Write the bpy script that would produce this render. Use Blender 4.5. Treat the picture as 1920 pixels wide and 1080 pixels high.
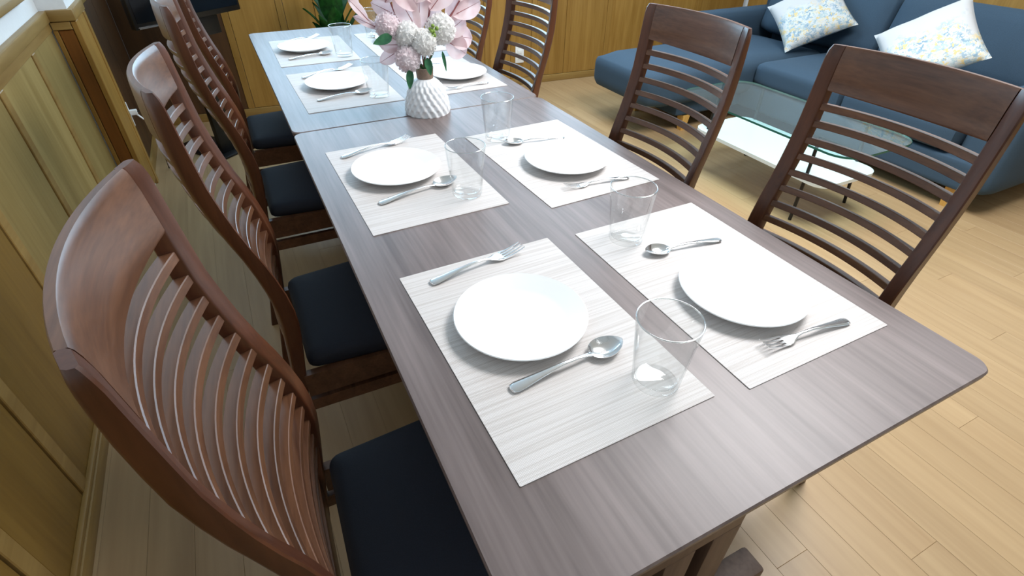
import bpy, bmesh, math, random
from mathutils import Vector, Matrix
random.seed(7)
scene = bpy.context.scene
for o in list(bpy.data.objects):
    bpy.data.objects.remove(o)
COL = scene.collection
PI = math.pi

# ------------------------------------------------------------------ camera
CAM = Vector((-0.0920, -0.1577, 1.2474))
AX_R = Vector((0.8938, -0.4483, 0.0086)).normalized()
AX_F = Vector((0.3604, 0.7068, -0.6087)).normalized()
AX_U = AX_R.cross(AX_F).normalized()
FOC = 980.94                       # focal length in pixels of the 1920-wide frame
cd = bpy.data.cameras.new('camera')
cd.sensor_width = 36.0
cd.lens = FOC / 1920 * 36.0
cd.clip_start = 0.02
cam = bpy.data.objects.new('camera', cd)
COL.objects.link(cam)
M = Matrix((AX_R, AX_U, -AX_F)).transposed().to_4x4()
M.translation = CAM
cam.matrix_world = M
scene.camera = cam

# ------------------------------------------------------------------ world, lights, exposure
w = bpy.data.worlds.new('world'); scene.world = w
w.use_nodes = True
bg = w.node_tree.nodes['Background']
bg.inputs[0].default_value = (0.72, 0.86, 1.0, 1)
bg.inputs[1].default_value = 0.10

def area(name, loc, target, sx, sy, power, col):
    l = bpy.data.lights.new(name, 'AREA'); l.shape = 'RECTANGLE'
    l.size = sx; l.size_y = sy; l.energy = power; l.color = col
    o = bpy.data.objects.new(name, l); COL.objects.link(o)
    o.location = loc
    d = Vector(target) - Vector(loc)
    o.rotation_euler = d.to_track_quat('-Z', 'Y').to_euler()
    return o
area('ceiling_lamp_lounge', (1.75, 0.80, 2.37), (1.75, 0.80, 0), 1.0, 1.0, 78, (0.98, 0.985, 1.0))
area('added_sheen_light', (1.9, 2.85, 2.37), (1.9, 2.85, 0), 1.1, 0.8, 26, (0.80, 0.91, 1.0))  # added light without a known fixture, for the bluish tabletop sheen
area('window_daylight', (1.50, 3.98, 1.60), (1.40, 0.5, 0.75), 3.3, 1.3, 92, (0.50, 0.77, 1.0))
scene.cycles.transparent_max_bounces = 24

scene.view_settings.view_transform = 'Standard'
scene.view_settings.look = 'None'
scene.view_settings.exposure = 0.0
scene.view_settings.gamma = 1.0
scene.view_settings.use_curve_mapping = False

# ------------------------------------------------------------------ helpers
def srgb(r, g, b):
    f = lambda c: (c / 255 / 12.92) if c / 255 <= 0.04045 else ((c / 255 + 0.055) / 1.055) ** 2.4
    return (f(r), f(g), f(b), 1)

def new_mat(name):
    m = bpy.data.materials.new(name); m.use_nodes = True
    nt = m.node_tree
    return m, nt, nt.nodes['Principled BSDF']

def plain(name, col, rough=0.5, metal=0.0, spec=0.5, noise=0.0, nscale=40.0, bump=0.0):
    m, nt, b = new_mat(name)
    b.inputs['Base Color'].default_value = col
    b.inputs['Roughness'].default_value = rough
    b.inputs['Metallic'].default_value = metal
    b.inputs['Specular IOR Level'].default_value = spec
    tc = nt.nodes.new('ShaderNodeTexCoord')
    nz = nt.nodes.new('ShaderNodeTexNoise'); nz.inputs['Scale'].default_value = nscale
    nz.inputs['Detail'].default_value = 3
    nt.links.new(tc.outputs['Object'], nz.inputs['Vector'])
    if noise > 0:
        mx = nt.nodes.new('ShaderNodeMix'); mx.data_type = 'RGBA'; mx.blend_type = 'MULTIPLY'
        mx.inputs[0].default_value = noise
        mx.inputs[6].default_value = col
        cr = nt.nodes.new('ShaderNodeValToRGB')
        cr.color_ramp.elements[0].position = 0.3; cr.color_ramp.elements[0].color = (0.5, 0.5, 0.5, 1)
        cr.color_ramp.elements[1].position = 0.7; cr.color_ramp.elements[1].color = (1.2, 1.2, 1.2, 1)
        nt.links.new(nz.outputs[0], cr.inputs[0]); nt.links.new(cr.outputs[0], mx.inputs[7])
        nt.links.new(mx.outputs[2], b.inputs['Base Color'])
    if bump > 0:
        bp = nt.nodes.new('ShaderNodeBump'); bp.inputs['Strength'].default_value = bump
        bp.inputs['Distance'].default_value = 0.002
        nt.links.new(nz.outputs[0], bp.inputs['Height']); nt.links.new(bp.outputs[0], b.inputs['Normal'])
    return m

def wood(name, c1, c2, scale, rough=0.4, vary=0.0, fine=6.0, spec=0.5, coat=0.0, contrast=(0.3, 0.7), offs=0.0):
    """streaky wood: noise stretched along the grain; scale = xyz mapping scale"""
    m, nt, b = new_mat(name)
    N = nt.nodes.new; L = nt.links.new
    tc = N('ShaderNodeTexCoord'); mp = N('ShaderNodeMapping')
    mp.inputs['Scale'].default_value = scale
    oi = N('ShaderNodeObjectInfo')
    add = N('ShaderNodeVectorMath'); add.operation = 'ADD'
    mul = N('ShaderNodeMath'); mul.operation = 'MULTIPLY'; mul.inputs[1].default_value = 37.0
    L(oi.outputs['Random'], mul.inputs[0])
    L(tc.outputs['Object'], mp.inputs['Vector'])
    L(mp.outputs[0], add.inputs[0]); L(mul.outputs[0], add.inputs[1])
    n1 = N('ShaderNodeTexNoise'); n1.inputs['Scale'].default_value = 1.0
    n1.inputs['Detail'].default_value = 5; n1.inputs['Distortion'].default_value = 0.6
    n2 = N('ShaderNodeTexNoise'); n2.inputs['Scale'].default_value = fine
    n2.inputs['Detail'].default_value = 2
    L(add.outputs[0], n1.inputs['Vector']); L(add.outputs[0], n2.inputs['Vector'])
    mixf = N('ShaderNodeMix'); mixf.data_type = 'FLOAT'; mixf.inputs[0].default_value = 0.35
    L(n1.outputs[0], mixf.inputs[2]); L(n2.outputs[0], mixf.inputs[3])
    cr = N('ShaderNodeValToRGB')
    cr.color_ramp.elements[0].position = contrast[0]; cr.color_ramp.elements[0].color = c1
    cr.color_ramp.elements[1].position = contrast[1]; cr.color_ramp.elements[1].color = c2
    L(mixf.outputs[0], cr.inputs[0])
    out = cr.outputs[0]
    if vary > 0:
        hs = N('ShaderNodeHueSaturation')
        mr = N('ShaderNodeMapRange'); mr.inputs[3].default_value = 1 - vary; mr.inputs[4].default_value = 1 + vary
        L(oi.outputs['Random'], mr.inputs[0]); L(mr.outputs[0], hs.inputs['Value']); L(out, hs.inputs['Color'])
        out = hs.outputs[0]
    L(out, b.inputs['Base Color'])
    b.inputs['Roughness'].default_value = rough
    b.inputs['Specular IOR Level'].default_value = spec
    b.inputs['Coat Weight'].default_value = coat
    b.inputs['Coat Roughness'].default_value = 0.25
    bp = N('ShaderNodeBump'); bp.inputs['Strength'].default_value = 0.12; bp.inputs['Distance'].default_value = 0.001
    L(mixf.outputs[0], bp.inputs['Height']); L(bp.outputs[0], b.inputs['Normal'])
    return m

def glass(name, tint, refl=0.35, base=0.05):
    """clear thin glass: see-through with a Fresnel gloss on both faces"""
    m = bpy.data.materials.new(name); m.use_nodes = True
    nt = m.node_tree; nt.nodes.clear(); N = nt.nodes.new; L = nt.links.new
    out = N('ShaderNodeOutputMaterial'); mx = N('ShaderNodeMixShader')
    tr = N('ShaderNodeBsdfTransparent'); tr.inputs[0].default_value = tint
    gl = N('ShaderNodeBsdfGlossy'); gl.inputs['Roughness'].default_value = 0.02
    lw = N('ShaderNodeLayerWeight'); lw.inputs['Blend'].default_value = 0.25
    mr = N('ShaderNodeMapRange'); mr.inputs[3].default_value = base; mr.inputs[4].default_value = min(1.0, refl + 0.6)
    L(lw.outputs['Facing'], mr.inputs[0]); 
    pw = N('ShaderNodeMath'); pw.operation = 'POWER'; pw.inputs[1].default_value = 2.5
    L(lw.outputs['Facing'], pw.inputs[0]); L(pw.outputs[0], mr.inputs[0])
    p4 = N('ShaderNodeMath'); p4.operation = 'POWER'; p4.inputs[1].default_value = 4.0
    L(lw.outputs['Facing'], p4.inputs[0])
    mc = N('ShaderNodeMix'); mc.data_type = 'RGBA'
    mc.inputs[6].default_value = tint
    mc.inputs[7].default_value = (tint[0] * 0.72, tint[1] * 0.78, tint[2] * 0.78, 1)
    L(p4.outputs[0], mc.inputs[0]); L(mc.outputs[2], tr.inputs[0])
    L(mr.outputs[0], mx.inputs[0]); L(tr.outputs[0], mx.inputs[1]); L(gl.outputs[0], mx.inputs[2])
    L(mx.outputs[0], out.inputs[0])
    return m

def link(me, name, mat, parent=None, smooth=None):
    o = bpy.data.objects.new(name, me); COL.objects.link(o)
    if mat is not None and not me.materials:
        me.materials.append(mat)
    if parent is not None:
        o.parent = parent
    if smooth is not None:
        me.polygons.foreach_set('use_smooth', [True] * len(me.polygons))
        me.set_sharp_from_angle(angle=math.radians(smooth))
    return o

def bm_obj(bm, name, mat, parent=None, smooth=35):
    bmesh.ops.recalc_face_normals(bm, faces=bm.faces)
    me = bpy.data.meshes.new(name); bm.to_mesh(me); bm.free()
    return link(me, name, mat, parent, smooth)

def box_bm(x0, x1, y0, y1, z0, z1, bev=0.0, seg=2):
    bm = bmesh.new()
    bmesh.ops.create_cube(bm, size=1.0)
    for v in bm.verts:
        v.co = Vector(((x0 + x1) / 2 + v.co.x * (x1 - x0), (y0 + y1) / 2 + v.co.y * (y1 - y0), (z0 + z1) / 2 + v.co.z * (z1 - z0)))
    if bev > 0:
        bmesh.ops.bevel(bm, geom=list(bm.edges), offset=bev, segments=seg, profile=0.5, affect='EDGES', clamp_overlap=True)
    return bm

def box(name, mat, b, parent=None, bev=0.0, seg=2):
    return bm_obj(box_bm(*b, bev=bev, seg=seg), name, mat, parent)

def rings_bm(rings, cap0=True, cap1=True, closed=True, bm=None):
    bm = bm or bmesh.new()
    R = [[bm.verts.new(p) for p in r] for r in rings]
    n = len(R[0])
    for a, b in zip(R[:-1], R[1:]):
        for i in range(n if closed else n - 1):
            j = (i + 1) % n
            bm.faces.new((a[i], a[j], b[j], b[i]))
    if cap0: bm.faces.new(list(reversed(R[0])))
    if cap1: bm.faces.new(R[-1])
    return bm

def lathe_bm(prof, n=40, fr=None, cap0=True, cap1=True):
    rings = []
    for k, (r, z) in enumerate(prof):
        rings.append([Vector(((r if fr is None else fr(r, z, 2 * PI * i / n)) * math.cos(2 * PI * i / n),
                              (r if fr is None else fr(r, z, 2 * PI * i / n)) * math.sin(2 * PI * i / n), z)) for i in range(n)])
    return rings_bm(rings, cap0, cap1)

def tube_bm(path, rad, n=8, bm=None, flat=1.0):
    rings = []
    path = [Vector(p) for p in path]
    up = Vector((0, 0, 1))
    for k, p in enumerate(path):
        t = (path[min(k + 1, len(path) - 1)] - path[max(k - 1, 0)]).normalized()
        s = t.cross(up)
        if s.length < 1e-3: s = Vector((1, 0, 0))
        s.normalize(); u = s.cross(t)
        r = rad[k] if isinstance(rad, (list, tuple)) else rad
        rings.append([p + s * r * math.cos(2 * PI * i / n) + u * r * flat * math.sin(2 * PI * i / n) for i in range(n)])
    return rings_bm(rings, bm=bm)

def tag(o, label=None, cat=None, group=None, kind=None):
    if label: o['label'] = label
    if cat: o['category'] = cat
    if group: o['group'] = group
    if kind: o['kind'] = kind
    return o

def empty(name, loc, rz=0.0, label=None, cat=None, group=None):
    o = bpy.data.objects.new(name, None); COL.objects.link(o)
    o.empty_display_size = 0.05
    o.location = loc; o.rotation_euler = (0, 0, rz)
    return tag(o, label, cat, group)

def copy_tree(o, parent=None):
    c = o.copy(); COL.objects.link(c)
    c.parent = parent
    if parent is not None:
        c.matrix_parent_inverse = o.matrix_parent_inverse.copy()
    for ch in list(o.children):
        copy_tree(ch, c)
    return c

def pix(u, v):
    return AX_F + AX_R * ((u - 960) / FOC) - AX_U * ((v - 540) / FOC)
def at_z(u, v, z):
    d = pix(u, v); return CAM + d * ((z - CAM.z) / d.z)
def at_y(u, v, y):
    d = pix(u, v); return CAM + d * ((y - CAM.y) / d.y)

# ------------------------------------------------------------------ materials
TOP = 0.70
M_table = wood('table_walnut_laminate', srgb(92, 79, 76), srgb(133, 119, 116), (26, 1.1, 26), rough=0.44, fine=5, spec=0.5, coat=0.12, contrast=(0.32, 0.68))
M_tleg = wood('table_leg_wood', srgb(84, 66, 58), srgb(118, 98, 86), (20, 20, 1.5), rough=0.45)
M_chz = wood('chair_wood_upright', srgb(66, 34, 20), srgb(102, 59, 37), (30, 30, 2.5), rough=0.34, coat=0.25, vary=0.08)
M_chy = wood('chair_wood_slat', srgb(74, 45, 30), srgb(118, 80, 56), (40, 3.0, 40), rough=0.34, coat=0.25, vary=0.12)
M_navy = plain('navy_seat_fabric', srgb(24, 30, 44), rough=0.75, noise=0.5, nscale=600, bump=0.2)
M_floor = wood('floor_plank', srgb(160, 131, 94), srgb(180, 152, 113), (16, 0.9, 16), rough=0.38, vary=0.05, fine=4)
M_gap = plain('floor_gap', srgb(140, 112, 76), rough=0.8)
M_wall = wood('wall_panel_oak', srgb(138, 100, 40), srgb(172, 134, 68), (14, 14, 0.8), rough=0.4, vary=0.10)
M_wallp = wood('wall_panel_pale_ash', srgb(142, 120, 68), srgb(170, 148, 94), (14, 14, 0.8), rough=0.4, vary=0.08)
M_walln = wood('wall_panel_oak_shaded', srgb(116, 86, 34), srgb(146, 114, 54), (14, 14, 0.8), rough=0.4, vary=0.08)  # wall oak darkened for the near panels; shade put into the colour
M_wallo = wood('wall_panel_amber', srgb(112, 66, 20), srgb(146, 92, 36), (14, 14, 0.8), rough=0.42)
M_wally = wood('wall_rail_oak', srgb(134, 104, 54), srgb(164, 134, 78), (14, 1.0, 14), rough=0.42, vary=0.04)
M_wallx = wood('wall_rail_oak_cross', srgb(134, 104, 54), srgb(164, 134, 76), (1.0, 14, 14), rough=0.42, vary=0.04)
M_white = plain('white_plaster', srgb(236, 240, 242), rough=0.85, noise=0.05, nscale=80, bump=0.1)
M_plast = plain('white_plastic', srgb(238, 240, 238), rough=0.4)
M_black = plain('black_plastic', srgb(14, 15, 17), rough=0.35)
M_screen = plain('tv_screen', srgb(6, 7, 9), rough=0.12)
M_chrome = plain('stainless_steel', (0.90, 0.91, 0.92, 1), rough=0.16, metal=1.0)
M_plate = plain('white_porcelain', srgb(247, 249, 249), rough=0.18, spec=0.5)
M_vase = plain('white_ceramic', srgb(240, 243, 246), rough=0.35)
M_collar = plain('taupe_collar', srgb(150, 128, 112), rough=0.45, noise=0.3, nscale=200)
M_glass = glass('clear_glass', (0.985, 0.99, 0.99, 1))
M_rim = glass('polished_glass_rim', (0.9, 0.93, 0.93, 1), refl=0.4, base=0.42)
M_gtop = glass('table_glass', (0.80, 0.92, 0.91, 1), refl=0.5)
M_sofa = plain('blue_sofa_fabric', srgb(52, 74, 92), rough=0.85, noise=0.45, nscale=500, bump=0.3)
M_sleg = wood('sofa_foot_beech', srgb(200, 150, 70), srgb(226, 184, 104), (14, 14, 2), rough=0.45)
M_shelf = plain('white_lacquer', srgb(240, 242, 240), rough=0.3)
M_stem = plain('green_stem', srgb(58, 104, 62), rough=0.6)
M_pstem = plain('brown_pink_stem', srgb(150, 84, 84), rough=0.6)
M_dark = wood('wall_panel_corner_shade', srgb(58, 36, 16), srgb(86, 56, 26), (14, 14, 1.0), rough=0.5)  # darker brown stands in for the shade around the television corner

def leafmat(name, c1, c2, trans=0.4):
    m, nt, b = new_mat(name)
    N = nt.nodes.new; L = nt.links.new
    tc = N('ShaderNodeTexCoord'); nz = N('ShaderNodeTexNoise'); nz.inputs['Scale'].default_value = 30
    cr = N('ShaderNodeValToRGB'); cr.color_ramp.elements[0].color = c1; cr.color_ramp.elements[1].color = c2
    cr.color_ramp.elements[0].position = 0.35; cr.color_ramp.elements[1].position = 0.65
    L(tc.outputs['Object'], nz.inputs['Vector']); L(nz.outputs[0], cr.inputs[0]); L(cr.outputs[0], b.inputs['Base Color'])
    b.inputs['Roughness'].default_value = 0.55
    tr = N('ShaderNodeBsdfTranslucent'); L(cr.outputs[0], tr.inputs[0])
    mx = N('ShaderNodeMixShader'); mx.inputs[0].default_value = trans
    out = nt.nodes['Material Output']
    L(b.outputs[0], mx.inputs[1]); L(tr.outputs[0], mx.inputs[2]); L(mx.outputs[0], out.inputs[0])
    return m
M_pink = leafmat('pink_sheer_leaf', srgb(244, 226, 228), srgb(251, 240, 241), 0.55)
M_pinkf = leafmat('pale_pink_petal', srgb(252, 240, 243), srgb(254, 248, 250), 0.5)
M_whitef = leafmat('white_petal', srgb(252, 251, 249), srgb(254, 254, 253), 0.5)
M_green = leafmat('green_leaf', srgb(30, 92, 62), srgb(74, 140, 96), 0.25)
M_bud = plain('lime_green_bud', srgb(128, 158, 62), rough=0.6, noise=0.5, nscale=120)
M_plant = leafmat('plant_leaf', srgb(10, 58, 16), srgb(34, 100, 34), 0.2)

def mat_weave():
    m, nt, b = new_mat('woven_placemat')
    N = nt.nodes.new; L = nt.links.new
    tc = N('ShaderNodeTexCoord')
    mp = N('ShaderNodeMapping'); mp.inputs['Scale'].default_value = (3, 260, 1)
    nz = N('ShaderNodeTexNoise'); nz.inputs['Scale'].default_value = 1; nz.inputs['Detail'].default_value = 4
    L(tc.outputs['Object'], mp.inputs['Vector']); L(mp.outputs[0], nz.inputs['Vector'])
    wv = N('ShaderNodeTexWave'); wv.bands_direction = 'X'; wv.inputs['Scale'].default_value = 160
    wv2 = N('ShaderNodeTexWave'); wv2.bands_direction = 'Y'; wv2.inputs['Scale'].default_value = 160
    L(tc.outputs['Object'], wv.inputs['Vector']); L(tc.outputs['Object'], wv2.inputs['Vector'])
    mul = N('ShaderNodeMath'); mul.operation = 'MULTIPLY'
    L(wv.outputs[1], mul.inputs[0]); L(wv2.outputs[1], mul.inputs[1])
    cr = N('ShaderNodeValToRGB')
    cr.color_ramp.elements[0].position = 0.36; cr.color_ramp.elements[0].color = srgb(218, 210, 205)
    cr.color_ramp.elements[1].position = 0.56; cr.color_ramp.elements[1].color = srgb(236, 230, 227)
    L(nz.outputs[0], cr.inputs[0])
    mx = N('ShaderNodeMix'); mx.data_type = 'RGBA'; mx.blend_type = 'MULTIPLY'; mx.inputs[0].default_value = 0.25
    L(cr.outputs[0], mx.inputs[6]); L(mul.outputs[0], mx.inputs[7])
    L(mx.outputs[2], b.inputs['Base Color'])
    b.inputs['Roughness'].default_value = 0.6
    bp = N('ShaderNodeBump'); bp.inputs['Strength'].default_value = 0.3; bp.inputs['Distance'].default_value = 0.0006
    L(mul.outputs[0], bp.inputs['Height']); L(bp.outputs[0], b.inputs['Normal'])
    return m
M_mat = mat_weave()

def mat_floral():
    m, nt, b = new_mat('floral_pillow_fabric')
    N = nt.nodes.new; L = nt.links.new
    tc = N('ShaderNodeTexCoord')
    vo = N('ShaderNodeTexVoronoi'); vo.inputs['Scale'].default_value = 66
    nzw = N('ShaderNodeTexNoise'); nzw.inputs['Scale'].default_value = 30
    va = N('ShaderNodeVectorMath'); va.operation = 'MULTIPLY_ADD'; va.inputs[1].default_value = (0.05, 0.05, 0.05)
    L(nzw.outputs[1], va.inputs[0]); L(tc.outputs['Object'], va.inputs[2]); L(va.outputs[0], vo.inputs['Vector'])
    cr = N('ShaderNodeValToRGB'); cr.color_ramp.interpolation = 'CONSTANT'
    els = cr.color_ramp.elements
    els[0].position = 0.0; els[0].color = srgb(150, 172, 186)
    els[1].position = 0.16; els[1].color = srgb(198, 202, 202)
    for ps, c in ((0.36, (212, 190, 136)), (0.48, (202, 206, 204)), (0.66, (170, 188, 190)), (0.80, (208, 202, 182)), (0.93, (130, 156, 172))):
        e = els.new(ps); e.color = srgb(*c)
    sx = N('ShaderNodeSeparateColor'); L(vo.outputs['Color'], sx.inputs[0]); L(sx.outputs[0], cr.inputs[0])
    # flowers gather in the lower part of the cover, plain towards the top
    sp = N('ShaderNodeSeparateXYZ'); L(tc.outputs['Object'], sp.inputs[0])
    nz = N('ShaderNodeTexNoise'); nz.inputs['Scale'].default_value = 9; L(tc.outputs['Object'], nz.inputs['Vector'])
    ad = N('ShaderNodeMath'); ad.operation = 'MULTIPLY_ADD'; ad.inputs[1].default_value = 0.42
    L(nz.outputs[0], ad.inputs[0]); L(sp.outputs[1], ad.inputs[2])
    mr = N('ShaderNodeMapRange'); mr.inputs[1].default_value = 0.19; mr.inputs[2].default_value = 0.27
    mr.inputs[3].default_value = 1; mr.inputs[4].default_value = 0
    L(ad.outputs[0], mr.inputs[0])
    mx = N('ShaderNodeMix'); mx.data_type = 'RGBA'
    mx.inputs[6].default_value = srgb(196, 196, 196)
    L(mr.outputs[0], mx.inputs[0]); L(cr.outputs[0], mx.inputs[7]); L(mx.outputs[2], b.inputs['Base Color'])
    b.inputs['Roughness'].default_value = 0.8
    return m
M_floral = mat_floral()

# ================================================================== SETTING
# ---- floor of separate planks running along y
floor = box('floor', M_gap, (-0.80, 4.1, -1.6, 3.95, -0.06, -0.0009))
tag(floor, kind='structure')
PW, PL = 0.100, 1.15
plank_me = None
cols = int((4.1 + 0.8) / PW)
for i in range(cols):
    x = -0.78 + PW * (i + 0.5)
    off = (i * 0.37) % 1.0 * PL
    y = -1.6 - off
    k = 0
    while y < 3.95:
        y0, y1 = max(y, -1.6), min(y + PL, 3.95)
        if y1 - y0 > 0.03 and not (x < -0.62 and y1 < -0.3):
            if plank_me is None:
                bm = box_bm(-PW / 2 + 0.0003, PW / 2 - 0.0003, -0.5, 0.5, -0.0009, 0.0, bev=0.0003, seg=1)
                o = bm_obj(bm, 'plank', M_floor, floor, 30); plank_me = o.data
            else:
                o = link(plank_me, 'plank', None, floor)
            o.location = (x, (y0 + y1) / 2, 0)
            o.scale = (1, (y1 - y0) - 0.0008, 1)
        y += PL

# ---- left wall: wainscot of upright boards with battens, rail, cap; white plaster above
wl = box('wall_left', M_white, (-0.86, -0.72, -1.6, 2.70, 0.0, 2.40)); tag(wl, kind='structure')
grooves = [-1.6, -0.95, -0.37, 0.08, 0.37, 0.657, 0.945, 1.38, 1.82, 2.28, 2.688]
for a, b in zip(grooves[:-1], grooves[1:]):
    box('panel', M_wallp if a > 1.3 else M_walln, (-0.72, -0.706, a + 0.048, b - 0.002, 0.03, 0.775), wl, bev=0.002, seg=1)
    box('batten', M_wally, (-0.72, -0.702, a + 0.002, a + 0.045, 0.03, 0.775), wl, bev=0.002, seg=1)
box('frieze_rail', M_wally, (-0.72, -0.702, -1.6, 2.688, 0.775, 0.806), wl, bev=0.002, seg=1)
box('cap_rail', M_wally, (-0.72, -0.694, -1.6, 2.688, 0.808, 0.848), wl, bev=0.004)
box('window_sill', M_wally, (-0.72, -0.690, -0.8, 2.50, 0.915, 0.94), wl, bev=0.003)
bl = box('baseboard_left', M_wally, (-0.706, -0.688, -1.6, 2.688, 0.0, 0.044), bev=0.003); tag(bl, kind='structure')
box('bead', M_wally, (-0.706, -0.692, -1.6, 2.688, 0.044, 0.058), bl, bev=0.003)
# pier: the wall steps 9 cm into the room
wp = box('wall_pier', M_white, (-0.86, -0.626, 2.702, 2.938, 0.0, 2.40)); tag(wp, kind='structure')
box('panel', M_wallo, (-0.684, -0.634, 2.690, 2.704, 0.03, 0.775), wp, bev=0.002, seg=1)
box('batten', M_wall, (-0.702, -0.686, 2.686, 2.704, 0.03, 0.775), wp, bev=0.002, seg=1)
box('corner_post', M_wall, (-0.632, -0.612, 2.686, 2.74, 0.0, 0.806), wp, bev=0.002, seg=1)
box('panel', M_wall, (-0.626, -0.615, 2.743, 2.905, 0.03, 0.806), wp, bev=0.002, seg=1)
box('corner_post', M_wall, (-0.632, -0.612, 2.908, 2.952, 0.0, 0.806), wp, bev=0.002, seg=1)
box('frieze_rail', M_wallx, (-0.70, -0.634, 2.684, 2.704, 0.777, 0.806), wp, bev=0.002, seg=1)
box('cap_rail', M_wallx, (-0.70, -0.608, 2.679, 2.704, 0.808, 0.848), wp, bev=0.003)
box('cap_rail', M_wally, (-0.64, -0.608, 2.706, 2.955, 0.808, 0.848), wp, bev=0.003)
# wall beyond the pier
wc = box('wall_corner', M_white, (-0.86, -0.65, 2.955, 3.90, 0.0, 2.40)); tag(wc, kind='structure')
for a, b in ((2.958, 3.36), (3.364, 3.80)):
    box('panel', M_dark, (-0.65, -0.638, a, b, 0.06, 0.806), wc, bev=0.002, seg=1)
box('cap_rail', M_wally, (-0.65, -0.63, 2.958, 3.80, 0.808, 0.848), wc, bev=0.003)
box('skirting', M_wally, (-0.65, -0.63, 2.958, 3.80, 0.0, 0.058), wc, bev=0.003)

# ---- back wall (turned slightly), boards with pairs of battens; window above
ang = math.atan2(3.58 - 3.775, 2.79 + 0.14)
wb = empty('wall_back', (-0.14, 3.775, 0), ang); tag(wb, kind='structure')
XL, XR = -0.50, 4.15
WX0, WX1, WZ0, WZ1 = -0.10, 3.25, 0.97, 2.20
box('wainscot_core', M_white, (XL, XR, 0.016, 0.14, 0.0, 0.90), wb)
box('plaster_field', M_white, (XL, WX0, 0.016, 0.14, 0.90, 2.40), wb)
box('plaster_field', M_white, (WX1, XR, 0.016, 0.14, 0.90, 2.40), wb)
box('plaster_field', M_white, (WX0, WX1, 0.016, 0.14, 0.90, WZ0), wb)
box('plaster_field', M_white, (WX0, WX1, 0.016, 0.14, WZ1, 2.40), wb)
xb = [XL, 0.055, 0.375, 0.60, 0.98, 1.42, 1.75, 1.96, 2.13, 2.42, 2.78, 3.20, 3.65, XR]
for a, b in zip(xb[:-1], xb[1:]):
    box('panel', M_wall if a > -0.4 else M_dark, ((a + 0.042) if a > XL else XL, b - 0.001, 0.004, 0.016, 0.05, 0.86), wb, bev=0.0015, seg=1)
    if a > XL:
        box('batten', M_wall, (a, a + 0.040, 0.0, 0.016, 0.05, 0.86), wb, bev=0.0015, seg=1)
box('cap_rail', M_wallx, (XL, XR, -0.012, 0.016, 0.862, 0.90), wb, bev=0.003)
bb = box('baseboard_back', M_wallx, (XL, XR, -0.012, 0.004, 0.0, 0.05), bev=0.003)
bb.location = wb.location; bb.rotation_euler = wb.rotation_euler; tag(bb, kind='structure')
win = empty('window_1', wb.location, ang); tag(win, kind='structure')
for b in ((WX0, WX1, 0.0, 0.13, WZ0 - 0.04, WZ0), (WX0, WX1, 0.0, 0.13, WZ1, WZ1 + 0.04), (WX0 - 0.04, WX0, 0, 0.13, WZ0 - 0.04, WZ1 + 0.04),
          (WX1, WX1 + 0.04, 0, 0.13, WZ0 - 0.04, WZ1 + 0.04), (1.0, 1.04, 0.04, 0.08, WZ0, WZ1), (2.11, 2.15, 0.04, 0.08, WZ0, WZ1)):
    box('frame_bar', M_wally, b, win, bev=0.003)
for a, b in ((WX0, 1.0), (1.04, 2.11), (2.15, WX1)):
    box('pane', M_glass, (a, b, 0.058, 0.062, WZ0, WZ1), win)
# ---- right wall and ceiling
wr = box('wall_right', M_white, (4.04, 4.14, -1.6, 3.6, 0.0, 2.40)); tag(wr, kind='structure')
yy = -1.6
while yy < 3.45:
    box('panel', M_wall, (4.026, 4.04, yy + 0.002, min(yy + 0.43, 3.48), 0.05, 0.86), wr, bev=0.002, seg=1)
    yy += 0.434
box('cap_rail', M_wally, (4.015, 4.04, -1.6, 3.48, 0.862, 0.90), wr, bev=0.003)
wf = box('wall_front', M_white, (-0.86, 4.14, -1.74, -1.62, 0.0, 2.40)); tag(wf, kind='structure')
box('wainscot', M_wall, (-0.70, 4.02, -1.62, -1.606, 0.05, 0.86), wf)
ce = box('ceiling', M_white, (-0.86, 4.14, -1.6, 3.95, 2.40, 2.46)); tag(ce, kind='structure')

# ---- wall outlets
def outlet(name, label, loc, rot, cable=False):
    t = empty(name, loc, rot, label, 'outlet')
    box('cover_plate', M_plast, (-0.035, 0.035, -0.006, 0.0, -0.06, 0.06), t, bev=0.002)
    for zz in (-0.02, 0.02):
        box('socket_face', M_plast, (-0.017, 0.017, -0.009, -0.006, zz - 0.014, zz + 0.014), t, bev=0.002)
    return t
p_ = at_y(982, 104, 3.62)
outlet('wall_outlet', 'white socket plate low on the back wall, seen through the chair slats', (1.885, 3.638, 0.225), ang)
outlet('wall_outlet', 'white socket plate on the left wall pier with plug and cables hanging', (-0.638, 3.06, 0.31), PI / 2)
plug = empty('power_plug', (-0.612, 3.06, 0.325), 0, 'white power plug with looping black and white cables by the left pier', 'plug')
box('plug_body', M_plast, (-0.016, 0.016, -0.012, 0.012, -0.012, 0.012), plug, bev=0.003)
bm_obj(tube_bm([(0.016, 0, 0), (0.035, 0, 0.006), (0.055, 0, -0.004), (0.062, 0, -0.05), (0.060, 0, -0.14), (0.055, 0, -0.25), (0.05, 0.01, -0.318)], 0.0035, 6), 'cord', M_black, plug, 60)
bm_obj(tube_bm([(0.01, 0, -0.012), (0.03, 0, -0.04), (0.045, 0, -0.045), (0.055, 0, -0.03), (0.066, 0, -0.09), (0.070, 0.01, -0.18), (0.066, 0.01, -0.22), (0.060, 0.012, -0.14)], 0.0045, 6), 'cord', M_plast, plug, 60)

# ================================================================== TABLES
def rr_outline(x0, x1, y0, y1, r, n=6):
    pts = []
    for cx, cy, a0 in ((x1 - r, y0 + r, -PI / 2), (x1 - r, y1 - r, 0), (x0 + r, y1 - r, PI / 2), (x0 + r, y0 + r, PI)):
        for k in range(n + 1):
            a = a0 + PI / 2 * k / n
            pts.append(Vector((cx + r * math.cos(a), cy + r * math.sin(a), 0)))
    return pts

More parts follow.
